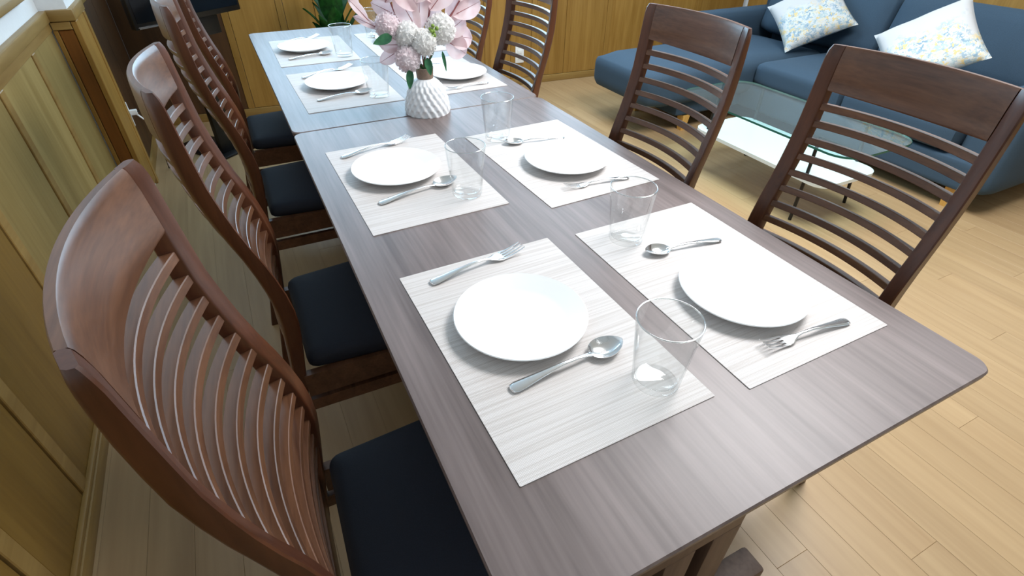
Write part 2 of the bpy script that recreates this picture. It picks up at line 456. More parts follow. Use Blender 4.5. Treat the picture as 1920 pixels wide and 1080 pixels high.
def make_table(loc, L, W, label, tin=0.095):
    t = empty('dining_table', loc, 0, label, 'table', 'two dining tables pushed end to end')
    ol = rr_outline(0, W, 0, L, 0.024)
    c = Vector((W / 2, L / 2, 0))
    def ring(z, ins):
        return [Vector((p.x + (ins if p.x < c.x else -ins), p.y + (ins if p.y < c.y else -ins), z)) for p in ol]
    bm = rings_bm([ring(TOP - 0.028, 0.010), ring(TOP - 0.012, 0.001), ring(TOP - 0.003, 0.0), ring(TOP, 0.002)])
    bm_obj(bm, 'tabletop', M_table, t, 30)
    xc = W / 2 - 0.012
    for yy, s in ((tin, 1), (L - 0.105, -1)):
        box('leg_header', M_tleg, (xc - 0.162, xc + 0.116, yy - 0.010, yy + 0.016, 0.36, TOP - 0.028), t, bev=0.003)
        for a, b in ((-0.162, -0.096), (-0.056, 0.010), (0.050, 0.116)):
            box('leg_board', M_tleg, (xc + a, xc + b, yy - 0.010, yy + 0.016, 0.07, 0.36), t, bev=0.002)
        box('foot', M_tleg, (xc - 0.275, xc + 0.275, yy - 0.030, yy + 0.030, 0.0, 0.07), t, bev=0.008)
    box('stretcher', M_tleg, (xc - 0.02, xc + 0.02, tin + 0.016, L - 0.121, 0.16, 0.23), t, bev=0.003)
    return t
make_table((0, 0, 0), 1.366, 0.778, 'near walnut-grey dining table with four place settings, closest to the camera')
make_table((0.001, 1.370, 0), 1.358, 0.778, 'far walnut-grey dining table beyond the seam at the white vase', 0.045)

# ================================================================== CHAIRS
# side profile of the back post: z, rear x, front x (x = 0 is the table edge)
PROF = [(0.0, -.232, -.206), (0.12, -.208, -.181), (0.26, -.184, -.157), (0.36, -.169, -.143), (.42, -.161, -.135), (.45, -.158, -.131), (.49, -.153, -.125), (.54, -.149, -.1195),
        (.585, -.150, -.120), (.635, -.156, -.1275), (.69, -.168, -.142), (.735, -.181, -.158), (.80, -.201, -.177), (.86, -.213, -.189),
        (.92, -.219, -.196), (.96, -.2205, -.200), (.99, -.2205, -.203), (1.006, -.2195, -.206), (1.012, -.218, -.2085)]
X0 = 0.15
def prof(z):
    for (za, ba, fa), (zb, bb_, fb) in zip(PROF[:-1], PROF[1:]):
        if za <= z <= zb:
            t = (z - za) / (zb - za)
            return ba + (bb_ - ba) * t + X0, fa + (fb - fa) * t + X0
    return PROF[-1][1] + X0, PROF[-1][2] + X0

HW = 0.1725; SW = 0.027
BOW = 0.036
def bowx(y, z=1.0):
    # the whole back is bowed backwards between its outer edges; less so towards the floor
    k = min(1.0, max(0.0, (z - 0.30) / 0.45))
    return -BOW * k * (1 - (y / HW) ** 2)
def lean(z):
    (b0, f0), (b1, f1) = prof(z - 0.02), prof(z + 0.02)
    return math.atan2(((b1 + f1) - (b0 + f0)) / 2, 0.04)
def make_chair():
    t = empty('dining_chair', (-X0, 0, 0), 0, None, 'chair', 'slat-back dining chairs around the tables')
    zs = [0.0, .06, .12, .2, .28, .36, .42, .47, .51, .545, .58, .62, .66, .70, .74, .78, .82, .86, .90, .94, .97, .99, 1.002, 1.009, 1.012]
    for s in (-1, 1):
        rings = []
        for z in zs:
            b, f = prof(z)
            e = 0.0025
            y0, y1 = s * HW, s * (HW - SW)
            if y0 > y1: y0, y1 = y1, y0
            if z > 1.0 : 
                k = (z - 1.0) / 0.012 * 0.004
                if s < 0: y0 += k
                else: y1 -= k
            B = lambda y: bowx(y, z)
            rings.append([Vector(p) for p in ((b + e + B(y0), y0, z), (f - e + B(y0), y0, z), (f + B(y0 + e), y0 + e, z), (f + B(y1 - e), y1 - e, z),
                                              (f - e + B(y1), y1, z), (b + e + B(y1), y1, z), (b + B(y1 - e), y1 - e, z), (b + B(y0 + e), y0 + e, z))])
        bm_obj(rings_bm(rings), 'back_post', M_chz, t, 40)
    iw = HW - SW
    # crest rail, bowed backwards
    ny = 18
    rings = []
    for j in range(ny + 1):
        v = -1 + 2 * j / ny
        bow = bowx(v * iw)
        ring = []
        lo = 0.931 - 0.006 * (1 - v * v)
        fz = [lo, lo + 0.004, 0.96, 0.985, 1.002, 1.009]
        for z in fz:
            b, f = prof(max(z, .931)); ring.append(Vector((f + bow - (0.002 if z == lo else 0), v * iw, z)))
        ring.append(Vector((prof(1.012)[1] + bow - 0.001, v * iw, 1.012)))
        ring.append(Vector((prof(1.012)[0] + bow + 0.001, v * iw, 1.012)))
        for z in reversed(fz):
            b, f = prof(max(z, .931)); ring.append(Vector((b + bow + (0.002 if z == lo else 0), v * iw, z)))
        rings.append(ring)
    bm_obj(rings_bm(rings), 'crest_rail', M_chy, t, 40)
    # slats: thin blades square to the leaning posts
    for k in range(13):
        z = 0.905 - 0.0345 * k - 0.007
        b, f = prof(z)
        xm = (b + f) / 2 - 0.0015
        d, h = 0.0095, 0.0066
        th = lean(z)
        c_, s_ = math.cos(th), math.sin(th)
        rings = []
        for j in range(17):
            v = -1 + 2 * j / 16
            y = v * (iw + 0.002)
            x = xm + bowx(y, z)
            pr = []
            for a, c in ((-d + .001, -h), (d - .001, -h), (d, -h + .001), (d, h - .0012), (d - .0012, h), (-d + .0012, h), (-d, h - .0012), (-d, -h + .001)):
                pr.append(Vector((x + a * c_ + c * s_, y, z - a * s_ + c * c_)))
            rings.append(pr)
        bm_obj(rings_bm(rings), 'slat', M_chy, t, 30)
    # seat
    xb_, xf = -0.128 + X0, 0.232 + X0
    wb_, wf = 0.163, 0.190
    ol = []
    cr = 0.022
    for cx, cy, sx, sy in ((xb_, -wb_, 1, 1), (xf, -wf, -1, 1), (xf, wf, -1, -1), (xb_, wb_, 1, -1)):
        ccx, ccy = cx + sx * cr, cy + sy * cr
        a0 = math.atan2(-sy, 0) if (sx * sy) < 0 else math.atan2(0, -sx)
        a0 = {(1, 1): PI, (-1, 1): 1.5 * PI, (-1, -1): 0.0, (1, -1): 0.5 * PI}[(sx, sy)]
        for q in range(5):
            a = a0 + PI / 2 * q / 4
            ol.append((ccx + cr * math.cos(a), ccy + cr * math.sin(a)))
    # extra points along the edges so that the crown is smooth
    cxm = (xb_ + xf) / 2
    def ring(z, s):
        return [Vector((cxm + (x - cxm) * s, y * s, z)) for x, y in ol]
    bm = rings_bm([ring(.404, .97), ring(.410, .995), ring(.424, 1.0), ring(.434, .985), ring(.441, .95), ring(.445, .88), ring(.448, .7), ring(.449, .4)])
    bm_obj(bm, 'seat_cushion', M_navy, t, 60)
    for s in (-1, 1):
        ya, yb = s * 0.158, s * 0.176
        rings = []
        for x, off in ((prof(.37)[1] - 0.002, 0.0), (xf - 0.03, 0.008 * s)):
            pts = []
            for y, z in ((ya + off, .340), (yb + off, .340), (yb + off, .404), (ya + off, .404)):
                pts.append(Vector((x, y, z)))
            rings.append(pts)
        bm_obj(rings_bm(rings), 'seat_rail', M_chy, t, 30)
        rings = []
        for x in (prof(.31)[1] - 0.002, xf - 0.03):
            pts = []
            for y, z in ((s * 0.158, .292), (s * 0.172, .292), (s * 0.172, .324), (s * 0.158, .324)):
                pts.append(Vector((x, y + (0.008 * s if x > 0.2 else 0), z)))
            rings.append(pts)
        bm_obj(rings_bm(rings), 'stretcher', M_chy, t, 30)
        box('front_leg', M_chz, (xf - 0.036, xf - 0.004, min(s * 0.152, s * 0.186), max(s * 0.152, s * 0.186), 0.0, 0.404), t, bev=0.004)
    box('seat_rail', M_chy, (xf - 0.03, xf - 0.012, -0.152, 0.152, .340, .404), t, bev=0.002)
    box('seat_rail', M_chy, (prof(.37)[1] - 0.024, prof(.37)[1] - 0.008, -iw, iw, .340, .404), t, bev=0.002)
    return t

chair = make_chair()
spots = [(-X0 - 0.010, 0.327, -0.035, 'brown slat-back chair nearest the camera on the wall side'),
         (-X0 + 0.006, 0.912, 0, 'second brown slat-back chair from the camera on the wall side'),
         (-X0 + 0.012, 1.640, 0, 'third brown slat-back chair from the camera on the wall side, behind the table seam'),
         (-X0 + 0.016, 2.235, 0, 'farthest brown slat-back chair on the wall side, in front of the television'),
         (0.889, 0.366, PI, 'brown slat-back chair nearest the camera on the sofa side'),
         (0.845, 0.871, PI, 'second brown slat-back chair from the camera on the sofa side'),
         (0.855, 1.695, PI, 'third brown slat-back chair on the sofa side, in front of the wall socket'),
         (0.855, 2.205, PI, 'farthest brown slat-back chair on the sofa side, half hidden by the bouquet')]
for i, (x, y, a, lab) in enumerate(spots):
    c = chair if i == 0 else copy_tree(chair)
    c.location = (x, y, 0); c.rotation_euler = (0, 0, a); c['label'] = lab

# ================================================================== PLACE SETTINGS
def make_mat():
    ol = rr_outline(-0.15, 0.15, -0.225, 0.225, 0.0015, 2)
    bm = rings_bm([[Vector((p.x, p.y, z)) for p in ol] for z in (0.0, 0.0014)])
    return bm_obj(bm, 'placemat', M_mat, None, 30)

def make_plate():
    pr = [(0.060, 0.0), (0.064, 0.0015), (0.068, 0.004), (0.085, 0.0105), (0.1040, 0.0168), (0.1052, 0.0185), (0.1040, 0.0196), (0.088, 0.0135), (0.074, 0.0085), (0.066, 0.0055), (0.05, 0.0045), (0.02, 0.0043)]
    return bm_obj(lathe_bm(pr, 64), 'dinner_plate', M_plate, None, 60)

def make_tumbler():
    pr = [(0.029, 0.0), (0.0315, 0.001), (0.033, 0.004), (0.0342, 0.02), (0.0385, 0.065), (0.0432, 0.1100), (0.0435, 0.1113), (0.0429, 0.1124), (0.0420, 0.1124), (0.0414, 0.1113), (0.0415, 0.1098), (0.0370, 0.065), (0.0327, 0.022), (0.0310, 0.0115), (0.026, 0.009), (0.008, 0.0085)]
    t = empty('tumbler', (0, 0, 0), 0)
    bm_obj(lathe_bm(pr, 56), 'glass_body', M_glass, t, 60)
    R_, r_ = 0.0425, 0.0011
    bm = rings_bm([[Vector(((R_ + r_ * math.cos(2 * PI * j / 8)) * math.cos(2 * PI * i / 56), (R_ + r_ * math.cos(2 * PI * j / 8)) * math.sin(2 * PI * i / 56), 0.1125 + r_ * math.sin(2 * PI * j / 8))) for i in range(56)] for j in range(9)], False, False)
    bmesh.ops.remove_doubles(bm, verts=bm.verts, dist=1e-6)
    bm_obj(bm, 'rim', M_rim, t, 80)
    return t

def make_spoon():
    t = empty('table_spoon', (0, 0, 0), 0)
    L = 0.19
    # handle along +x from 0 to 0.128, bowl from 0.128 to 0.19
    st = [(0.0, .0045, .0016, .0030), (0.002, .0080, .0022, .0032), (0.010, .0098, .0026, .0036), (0.022, .0088, .0026, .0045), (0.05, .0060, .0022, .0075), (0.085, .0036, .0020, .0100), (0.11, .0030, .0019, .0095), (0.128, .0038, .0016, .0070), (0.135, .0065, .0014, .0055)]
    rings = []
    for x, w_, h, z in st:
        rings.append([Vector((x, w_ * math.cos(2 * PI * i / 12), z + h * math.sin(2 * PI * i / 12))) for i in range(12)])
    bm_obj(rings_bm(rings), 'handle', M_chrome, t, 60)
    # raised bead along the handle rim
    # bowl: shallow ovoid shell with thickness
    bm = bmesh.new()
    nx, ny = 18, 10
    def bowl(u, v, dz):
        # u along 0..1, v across -1..1
        xx = 0.130 + 0.060 * u
        wv = 0.0205 * (max(0.0, math.sin(PI * min(1, u ** 0.85))) ** 0.62)
        yv = v * wv
        dep = 0.0105 * math.sin(PI * u) ** 0.7 * (1 - v * v) if 0 < u < 1 else 0
        return Vector((xx, yv, 0.0115 - 0.004 * (1 - u) - dep + dz))
    top = [[bm.verts.new(bowl(i / nx, -1 + 2 * j / ny, 0.0010)) for j in range(ny + 1)] for i in range(nx + 1)]
    bot = [[bm.verts.new(bowl(i / nx, -1 + 2 * j / ny, -0.0008)) for j in range(ny + 1)] for i in range(nx + 1)]
    for i in range(nx):
        for j in range(ny):
            bm.faces.new((top[i][j], top[i + 1][j], top[i + 1][j + 1], top[i][j + 1]))
            bm.faces.new((bot[i][j + 1], bot[i + 1][j + 1], bot[i + 1][j], bot[i][j]))
        bm.faces.new((top[i + 1][0], top[i][0], bot[i][0], bot[i + 1][0]))
        bm.faces.new((top[i][ny], top[i + 1][ny], bot[i + 1][ny], bot[i][ny]))
    bmesh.ops.remove_doubles(bm, verts=bm.verts, dist=1e-5)
    bm_obj(bm, 'bowl', M_chrome, t, 60)
    return t

def make_fork():
    t = empty('table_fork', (0, 0, 0), 0)
    st = [(0.0, .0045, .0016, .0030), (0.002, .0080, .0022, .0032), (0.010, .0096, .0026, .0036), (0.022, .0086, .0026, .0045), (0.05, .0058, .0022, .0080), (0.085, .0034, .0020, .0110), (0.108, .0030, .0018, .0100), (0.118, .0040, .0016, .0080), (0.126, .0080, .0013, .0060), (0.134, .0118, .0012, .0048), (0.142, .0128, .0011, .0042), (0.146, .0128, .0011, .0042)]
    rings = []
    for x, w_, h, z in st:
        rings.append([Vector((x, w_ * math.cos(2 * PI * i / 12), z + h * math.sin(2 * PI * i / 12))) for i in range(12)])
    bm_obj(rings_bm(rings), 'handle', M_chrome, t, 60)
    for k in range(4):
        y = -0.0102 + 0.0068 * k
        rr = []
        for u in range(7):
            f = u / 6
            x = 0.1445 + 0.0455 * f
            z = 0.0042 + 0.0085 * f * f
            w_ = 0.0021 * (1 - 0.55 * f)
            rr.append([Vector((x, y - w_, z - .0009)), Vector((x, y + w_, z - .0009)), Vector((x, y + w_, z + .0009)), Vector((x, y - w_, z + .0009))])
        bm_obj(rings_bm(rr), 'tine', M_chrome, t, 30)
    return t

mat0, plate0, tum0, spoon0, fork0 = make_mat(), make_plate(), make_tumbler(), make_spoon(), make_fork()
first = set()
def place(src, loc, rz, label, cat, group, sc=1.0):
    o = src if src.name not in first else copy_tree(src)
    first.add(src.name)
    o.location = loc; o.rotation_euler = (0, 0, rz); o.scale = (sc, sc, sc)
    tag(o, label, cat, group)
    return o
MZ = TOP + 0.0016
SET = [
 ('near table, wall side, nearest the camera', (0.219, 0.364, 0.012), (0.204, 0.392), ((0.110, 0.547), (0.300, 0.574)), ((0.126, 0.271), (0.317, 0.280)), (0.316, 0.199)),
 ('near table, sofa side, nearest the camera', (0.573, 0.354, 0.002), (0.572, 0.291), ((0.672, 0.163), (0.500, 0.178)), ((0.666, 0.434), (0.500, 0.458)), (0.502, 0.520)),
 ('near table, wall side, in front of the vase', (0.209, 0.973, 0.014), (0.188, 1.004), ((0.086, 1.141), (0.275, 1.187)), ((0.107, 0.865), (0.300, 0.901)), (0.297, 0.830)),
 ('near table, sofa side, right of the vase', (0.577, 0.921, 0.034), (0.584, 0.877), ((0.670, 0.737), (0.504, 0.755)), ((0.662, 1.016), (0.493, 1.046)), (0.495, 1.090)),
 ('far table, wall side, just left of the vase', (0.216, 1.740, 0.010), (0.205, 1.757), ((0.110, 1.886), (0.300, 1.965)), ((0.113, 1.616), (0.295, 1.642)), (0.303, 1.585)),
 ('far table, sofa side, behind the vase', (0.583, 1.738, 0.010), (0.622, 1.693), ((0.683, 1.564), (0.525, 1.549)), ((0.660, 1.840), (0.500, 1.866)), None),
 ('far table, wall side, at the far end', (0.215, 2.297, -0.013), (0.187, 2.312), ((0.099, 2.436), (0.280, 2.520)), ((0.103, 2.167), (0.280, 2.200)), (0.314, 2.140)),
 ('far table, sofa side, farthest behind the bouquet', (0.586, 2.290, 0.0), (0.590, 2.300), ((0.668, 2.130), (0.505, 2.150)), ((0.660, 2.400), (0.500, 2.424)), (0.508, 2.420)),
]
for where, m, pl, fk, sp, gl in SET:
    place(mat0, (m[0], m[1], TOP), m[2], 'pale woven placemat on the ' + where, 'placemat', 'woven placemats on the dining tables')
    place(plate0, (pl[0], pl[1], MZ), 0, 'round white plate on the ' + where, 'plate', 'white dinner plates')
    for src, (a, b), lb, ct in ((fork0, fk, 'steel fork with four tines on the ', 'fork'), (spoon0, sp, 'steel spoon on the ', 'spoon')):
        d = Vector((b[0] - a[0], b[1] - a[1]))
        place(src, (a[0], a[1], MZ - 0.0004), math.atan2(d.y, d.x), lb + where, ct, 'steel %ss beside the plates' % ct, d.length / 0.19)
    if gl:
        place(tum0, (gl[0], gl[1], MZ), 0, 'clear glass tumbler on the ' + where, 'glass', 'clear tumblers on the placemats')

# ================================================================== VASE AND FLOWERS
VX, VY = 0.400, 1.385
vase = empty('vase', (VX, VY, TOP), 0, 'white relief ceramic vase with taupe collar on the table seam', 'vase')
def vr(r, z, a):
    amp = 0.0034 * max(0.0, min(1.0, (0.098 - z) / 0.02))
    n = 20
    row = z / 0.0165
    ph = (PI if int(row) % 2 else 0.0)
    f = row - int(row)
    tw = a
    return r + amp * (math.cos(n * tw + ph) * (0.12 + 0.88 * math.sin(PI * f) ** 0.7))
base = [(0.0, 0.0660), (0.02, 0.0655), (0.04, 0.0615), (0.06, 0.0550), (0.075, 0.0480), (0.086, 0.0405), (0.094, 0.0320), (0.0985, 0.0255)]
def brad(z):
    for (a, ra), (b, rb) in zip(base[:-1], base[1:]):
        if a <= z <= b: return ra + (rb - ra) * (z - a) / (b - a)
    return base[-1][1]
pr = [(brad(0.0985 * k / 42), 0.0985 * k / 42) for k in range(43)]
bm_obj(lathe_bm(pr, 132, vr, True, True), 'body', M_vase, vase, 60)
bm_obj(lathe_bm([(0.0225, 0.097), (0.0245, 0.101), (0.0250, 0.112), (0.0262, 0.124), (0.0268, 0.128), (0.0255, 0.129), (0.0235, 0.126), (0.0215, 0.110), (0.0205, 0.1)], 40, None, False, False), 'collar', M_collar, vase, 60)

NECK = Vector((VX, VY, TOP + 0.118))
def leaf_bm(L, W, bend=0.15, n=8, pt=0.7, rd=0.75):
    """leaf along +x, faces +z, slightly cupped, thin but with thickness"""
    bm = bmesh.new()
    for dz, flip in ((0.0004, False), (-0.0004, True)):
        rows = []
        for i in range(n + 1):
            u = i / n
            wv = W / 2 * (math.sin(PI * u ** pt) ** rd if 0 < u < 1 else 0.02)
            z = -bend * L * (u - 0.3) ** 2
            rows.append([bm.verts.new((L * u, v * wv, z + 0.18 * W * abs(v) ** 1.6 * 0.5 + dz)) for v in (-1, -0.5, 0, 0.5, 1)])
        for i in range(n):
            for j in range(4):
                f = (rows[i][j], rows[i + 1][j], rows[i + 1][j + 1], rows[i][j + 1])
                bm.faces.new(tuple(reversed(f)) if flip else f)
    return bm

def pompon(px, r, col, y, label, leafdirs=(), seed=0):
    rnd = random.Random(seed)
    c = at_y(px[0], px[1], y)
    t = empty('pompon_flower', NECK, 0, label, 'flower', 'artificial flowers in the white vase')
    c = c - NECK
    mid = c * 0.5 + Vector((0, 0, -0.01))
    bm_obj(tube_bm([(0.004 * rnd.uniform(-1, 1), 0.004 * rnd.uniform(-1, 1), -0.08), (0, 0, 0.0), mid, c], 0.0022, 6), 'stem', M_stem, t, 60)
    bm = bmesh.new()
    N = 320
    for k in range(N):
        zc = 1 - 2 * (k + 0.5) / N
        a = k * 2.39996
        d = Vector((math.sqrt(1 - zc * zc) * math.cos(a), math.sqrt(1 - zc * zc) * math.sin(a), zc))
        d = (d + Vector((rnd.uniform(-.12, .12), rnd.uniform(-.12, .12), rnd.uniform(-.12, .12)))).normalized()
        s = d.cross(Vector((rnd.uniform(-1, 1), rnd.uniform(-1, 1), rnd.uniform(-1, 1)))).normalized()
        n2 = d.cross(s)
        rr = r * rnd.uniform(0.96, 1.08)
        wd = r * 0.13
        pts = [c + d * r * 0.45 - s * wd * 0.3, c + d * r * 0.45 + s * wd * 0.3,
               c + d * rr * 0.85 + s * wd + n2 * wd * 0.3, c + d * rr + s * wd * 0.5 - n2 * wd * 0.5,
               c + d * rr - s * wd * 0.5 - n2 * wd * 0.5, c + d * rr * 0.85 - s * wd + n2 * wd * 0.3]
        vs = [bm.verts.new(p) for p in pts]
        bm.faces.new((vs[0], vs[1], vs[2], vs[5])); bm.faces.new((vs[5], vs[2], vs[3], vs[4]))
    bmesh.ops.create_icosphere(bm, subdivisions=2, radius=r * 0.95, matrix=Matrix.Translation(c))
    me = bpy.data.meshes.new('flower_head'); bm.to_mesh(me); bm.free()
    link(me, 'flower_head', col, t)
    for (lu, lv, L, W, rotz) in leafdirs:
        q = at_y(lu, lv, y - 0.02) - NECK
        o = bm_obj(leaf_bm(L, W), 'leaf', M_green, t, 60)
        o.location = q
        orient(o, rotz, 25)
    return t

def orient(o, img_deg, tilt=0, roll=0):
    """turn a leaf so that it points img_deg (0 = right, 90 = up) as seen in a picture of it, facing the room"""
    a = math.radians(img_deg)
    Rr = Vector((1, 0, 0)); Up = Vector((0, 0, 1))
    x = (Rr * math.cos(a) + Up * math.sin(a)).normalized()
    n = Vector((math.sin(math.radians(roll)), -1, math.sin(math.radians(tilt)))).normalized()
    y = n.cross(x).normalized(); n = x.cross(y)
    m = Matrix((x, y, n)).transposed().to_4x4(); m.translation = o.location
    o.matrix_local = m

pompon((794, 80), 0.036, M_whitef, VY - 0.045, 'white pompon flower in front, lowest in the middle of the bouquet', [(800, 108, 0.05, 0.022, -80)], 1)
pompon((763, 66), 0.036, M_whitef, VY - 0.020, 'white pompon flower left of the middle of the bouquet', [(735, 68, 0.055, 0.026, 195)], 2)
pf = pompon((826, 54), 0.042, M_whitef, VY - 0.010, 'large white pompon flower at the right with a green bud', [(815, 74, 0.035, 0.024, 75), (829, 96, 0.06, 0.010, -80)], 3)
pompon((726, 49), 0.034, M_pinkf, VY + 0.000, 'pale pink pompon flower at the left of the bouquet', [], 4)
pompon((765, 110), 0.036, M_pinkf, VY - 0.040, 'pale pink pompon flower hanging lowest at the left of the neck', [(768, 130, 0.055, 0.022, -95)], 5)

def bud(parent, px, y, r):
    rnd = random.Random(11)
    c = at_y(px[0], px[1], y) - NECK
    bm = bmesh.new()
    for k in range(9):
        q = c + Vector((rnd.uniform(-1, 1) * r, rnd.uniform(-.4, .4) * r, rnd.uniform(-1.3, 1.3) * r))
        bmesh.ops.create_icosphere(bm, subdivisions=2, radius=r * rnd.uniform(.4, .6), matrix=Matrix.Translation(q))
    bm_obj(bm, 'green_bud', M_bud, parent, 80)

def branch(label, pts, leaves, y, mat=M_pink):
    t = empty('sheer_leaf_branch', NECK, 0, label, 'branch', 'sheer pink leaf branches in the vase')
    P = [Vector((0, 0, -0.08)), Vector((0, 0, 0.0))] + [at_y(u, v, y) - NECK for u, v in pts]
    bm_obj(tube_bm(P, [0.002] * (len(P) - 1) + [0.001], 6), 'stem', M_pstem, t, 60)
    for (u, v, L, W, deg, tilt, roll) in leaves:
        o = bm_obj(leaf_bm(L, W * 1.12, 0.12, 12, 1.15, 0.55), 'leaf', mat, t, 60)
        o.location = at_y(u, v, y + random.uniform(-0.012, 0.012)) - NECK
        orient(o, deg, tilt, roll)
        rib = [(L * q / 8, 0, -0.12 * L * (q / 8 - 0.3) ** 2 + 0.0008) for q in range(9)]
        bm_obj(tube_bm(rib, [0.0012 - 0.00012 * q for q in range(9)], 5), 'midrib', M_pstem, o, 60)
    return t
bud(pf, (813, 58), VY - 0.058, 0.011)
branch('slim pink leaf branch reaching out to the far left of the bouquet', [(740, 75), (700, 48), (670, 15), (645, -35)],
       [(712, 55, 0.075, 0.022, 150, 20, 30), (690, 38, 0.07, 0.026, 128, 10, 40), (674, 18, 0.08, 0.028, 118, 15, 30), (660, 0, 0.07, 0.03, 105, 20, 20)], VY + 0.02)
branch('pink round-leaved branch leaning left above the pink flower', [(760, 60), (738, 20), (722, -20), (715, -60)],
       [(740, 28, 0.07, 0.045, 150, 25, 20), (728, 2, 0.075, 0.05, 120, 10, -10), (722, 5, 0.08, 0.05, 60, 20, 10), (718, -20, 0.08, 0.05, 140, 5, 5)], VY + 0.03)
branch('tall pink round-leaved branch in the centre of the bouquet', [(785, 60), (782, 15), (776, -30), (772, -80)],
       [(786, 62, 0.12, 0.055, 118, 10, -10), (786, 58, 0.12, 0.05, 84, 5, 15), (780, 20, 0.10, 0.06, 125, 15, 5), (780, 5, 0.10, 0.06, 60, 10, -10), (776, -25, 0.09, 0.06, 110, 10, 10)], VY + 0.01)
branch('pink round-leaved branch right of the centre', [(800, 55), (806, 10), (815, -35), (822, -80)],
       [(800, 50, 0.11, 0.055, 70, 10, 10), (806, 20, 0.11, 0.06, 45, 15, -10), (808, 5, 0.10, 0.06, 100, 5, 20), (815, -30, 0.09, 0.06, 60, 10, 5)], VY + 0.02)
branch('pink round-leaved branch fanning to the upper right', [(825, 60), (848, 25), (868, -10), (885, -50)],
       [(836, 40, 0.10, 0.055, 48, 20, 10), (848, 30, 0.095, 0.055, 20, 15, -15), (862, 2, 0.09, 0.055, 75, 10, 10), (868, -8, 0.085, 0.05, 20, 20, -5)], VY + 0.03)
branch('pink round-leaved branch drooping at the right edge of the bouquet', [(822, 70), (838, 66), (856, 66), (868, 68)],
       [(832, 66, 0.08, 0.055, 30, 15, 5), (836, 68, 0.085, 0.065, -8, 20, 10), (834, 74, 0.08, 0.06, -35, 10, -10)], VY + 0.04)
branch('short pink leaf branch low at the left of the bouquet', [(770, 90), (748, 88), (735, 96)],
       [(758, 84, 0.07, 0.04, 175, 20, 10), (752, 92, 0.07, 0.035, 205, 10, -10)], VY + 0.0)

# ================================================================== SOFA
def cushion_bm(x0, x1, y0, y1, z0, z1, r=0.04, crown=0.015):
    bm = box_bm(x0, x1, y0, y1, z0, z1, bev=r, seg=4)
    bmesh.ops.triangulate(bm, faces=[f for f in bm.faces if len(f.verts) > 4])
    return bm
def crown_box(name, mat, b, parent, r=0.04, crown=0.02, axis=2):
    x0, x1, y0, y1, z0, z1 = b
    bm = bmesh.new()
    bmesh.ops.create_cube(bm, size=2.0)
    bmesh.ops.subdivide_edges(bm, edges=list(bm.edges), cuts=9, use_grid_fill=True)
    c = Vector(((x0 + x1) / 2, (y0 + y1) / 2, (z0 + z1) / 2)); h = Vector(((x1 - x0) / 2, (y1 - y0) / 2, (z1 - z0) / 2))
    for v in bm.verts:
        p = v.co.copy()
        q = Vector([math.copysign(min(1, abs(p[k])) * h[k], p[k]) for k in range(3)])
        inner = Vector([max(-(h[k] - r), min(h[k] - r, q[k])) for k in range(3)])
        d = q - inner
        if d.length > r: d = d.normalized() * r
        q = inner + d
        o1, o2 = [k for k in range(3) if k != axis]
        cw = (1 - (p[o1]) ** 2) * (1 - (p[o2]) ** 2)
        q[axis] += math.copysign(1, p[axis]) * crown * cw * abs(p[axis])
        v.co = c + q
    return bm_obj(bm, name, mat, parent, 60)

sofa = empty('corner_sofa', (3.2, 1.8, 0), 0, 'dark blue fabric corner sofa with a chaise at its far end', 'sofa')
def S(b): return (b[0] - 3.2, b[1] - 3.2, b[2] - 1.8, b[3] - 1.8, b[4], b[5])
crown_box('base', M_sofa, S((2.84, 3.78, 0.88, 2.90, 0.10, 0.25)), sofa, 0.02, 0.0)
crown_box('chaise_base', M_sofa, S((2.30, 2.84, 2.30, 2.84, 0.10, 0.20)), sofa, 0.02, 0.0)
crown_box('chaise_cushion', M_sofa, S((2.02, 3.50, 2.245, 2.87, 0.185, 0.40)), sofa, 0.07, 0.012)
crown_box('seat_cushion', M_sofa, S((2.82, 3.50, 1.635, 2.24, 0.25, 0.40)), sofa, 0.045, 0.015)
crown_box('seat_cushion', M_sofa, S((2.82, 3.50, 1.025, 1.630, 0.25, 0.40)), sofa, 0.045, 0.015)
crown_box('armrest', M_sofa, S((2.86, 3.78, 0.80, 1.02, 0.10, 0.55)), sofa, 0.05, 0.0)
crown_box('armrest', M_sofa, S((2.72, 3.78, 2.87, 3.03, 0.10, 0.55)), sofa, 0.05, 0.0)
crown_box('backrest', M_sofa, S((3.68, 3.86, 0.82, 3.02, 0.10, 0.70)), sofa, 0.05, 0.0)
for y0, y1 in ((1.02, 1.94), (1.95, 2.86)):
    o = crown_box('back_cushion', M_sofa, (-0.10, 0.10, y0 - 1.8, y1 - 1.8, 0.0, 0.375), sofa, 0.06, 0.012, 0)
    o.location = (3.56 - 3.2, 0, 0.395); o.rotation_euler = (0, math.radians(14), 0)
for x, y in ((2.36, 2.76), (2.40, 2.33), (2.90, 0.95), (3.60, 0.95), (3.6, 2.85)):
    bm_obj(rings_bm([[Vector((x - 3.2 + a * s_, y - 1.8 + b * s_, z)) for a, b in ((-1, -1), (1, -1), (1, 1), (-1, 1))] for z, s_ in ((0.0, 0.018), (0.10, 0.028))]), 'foot', M_sleg, sofa, 30)

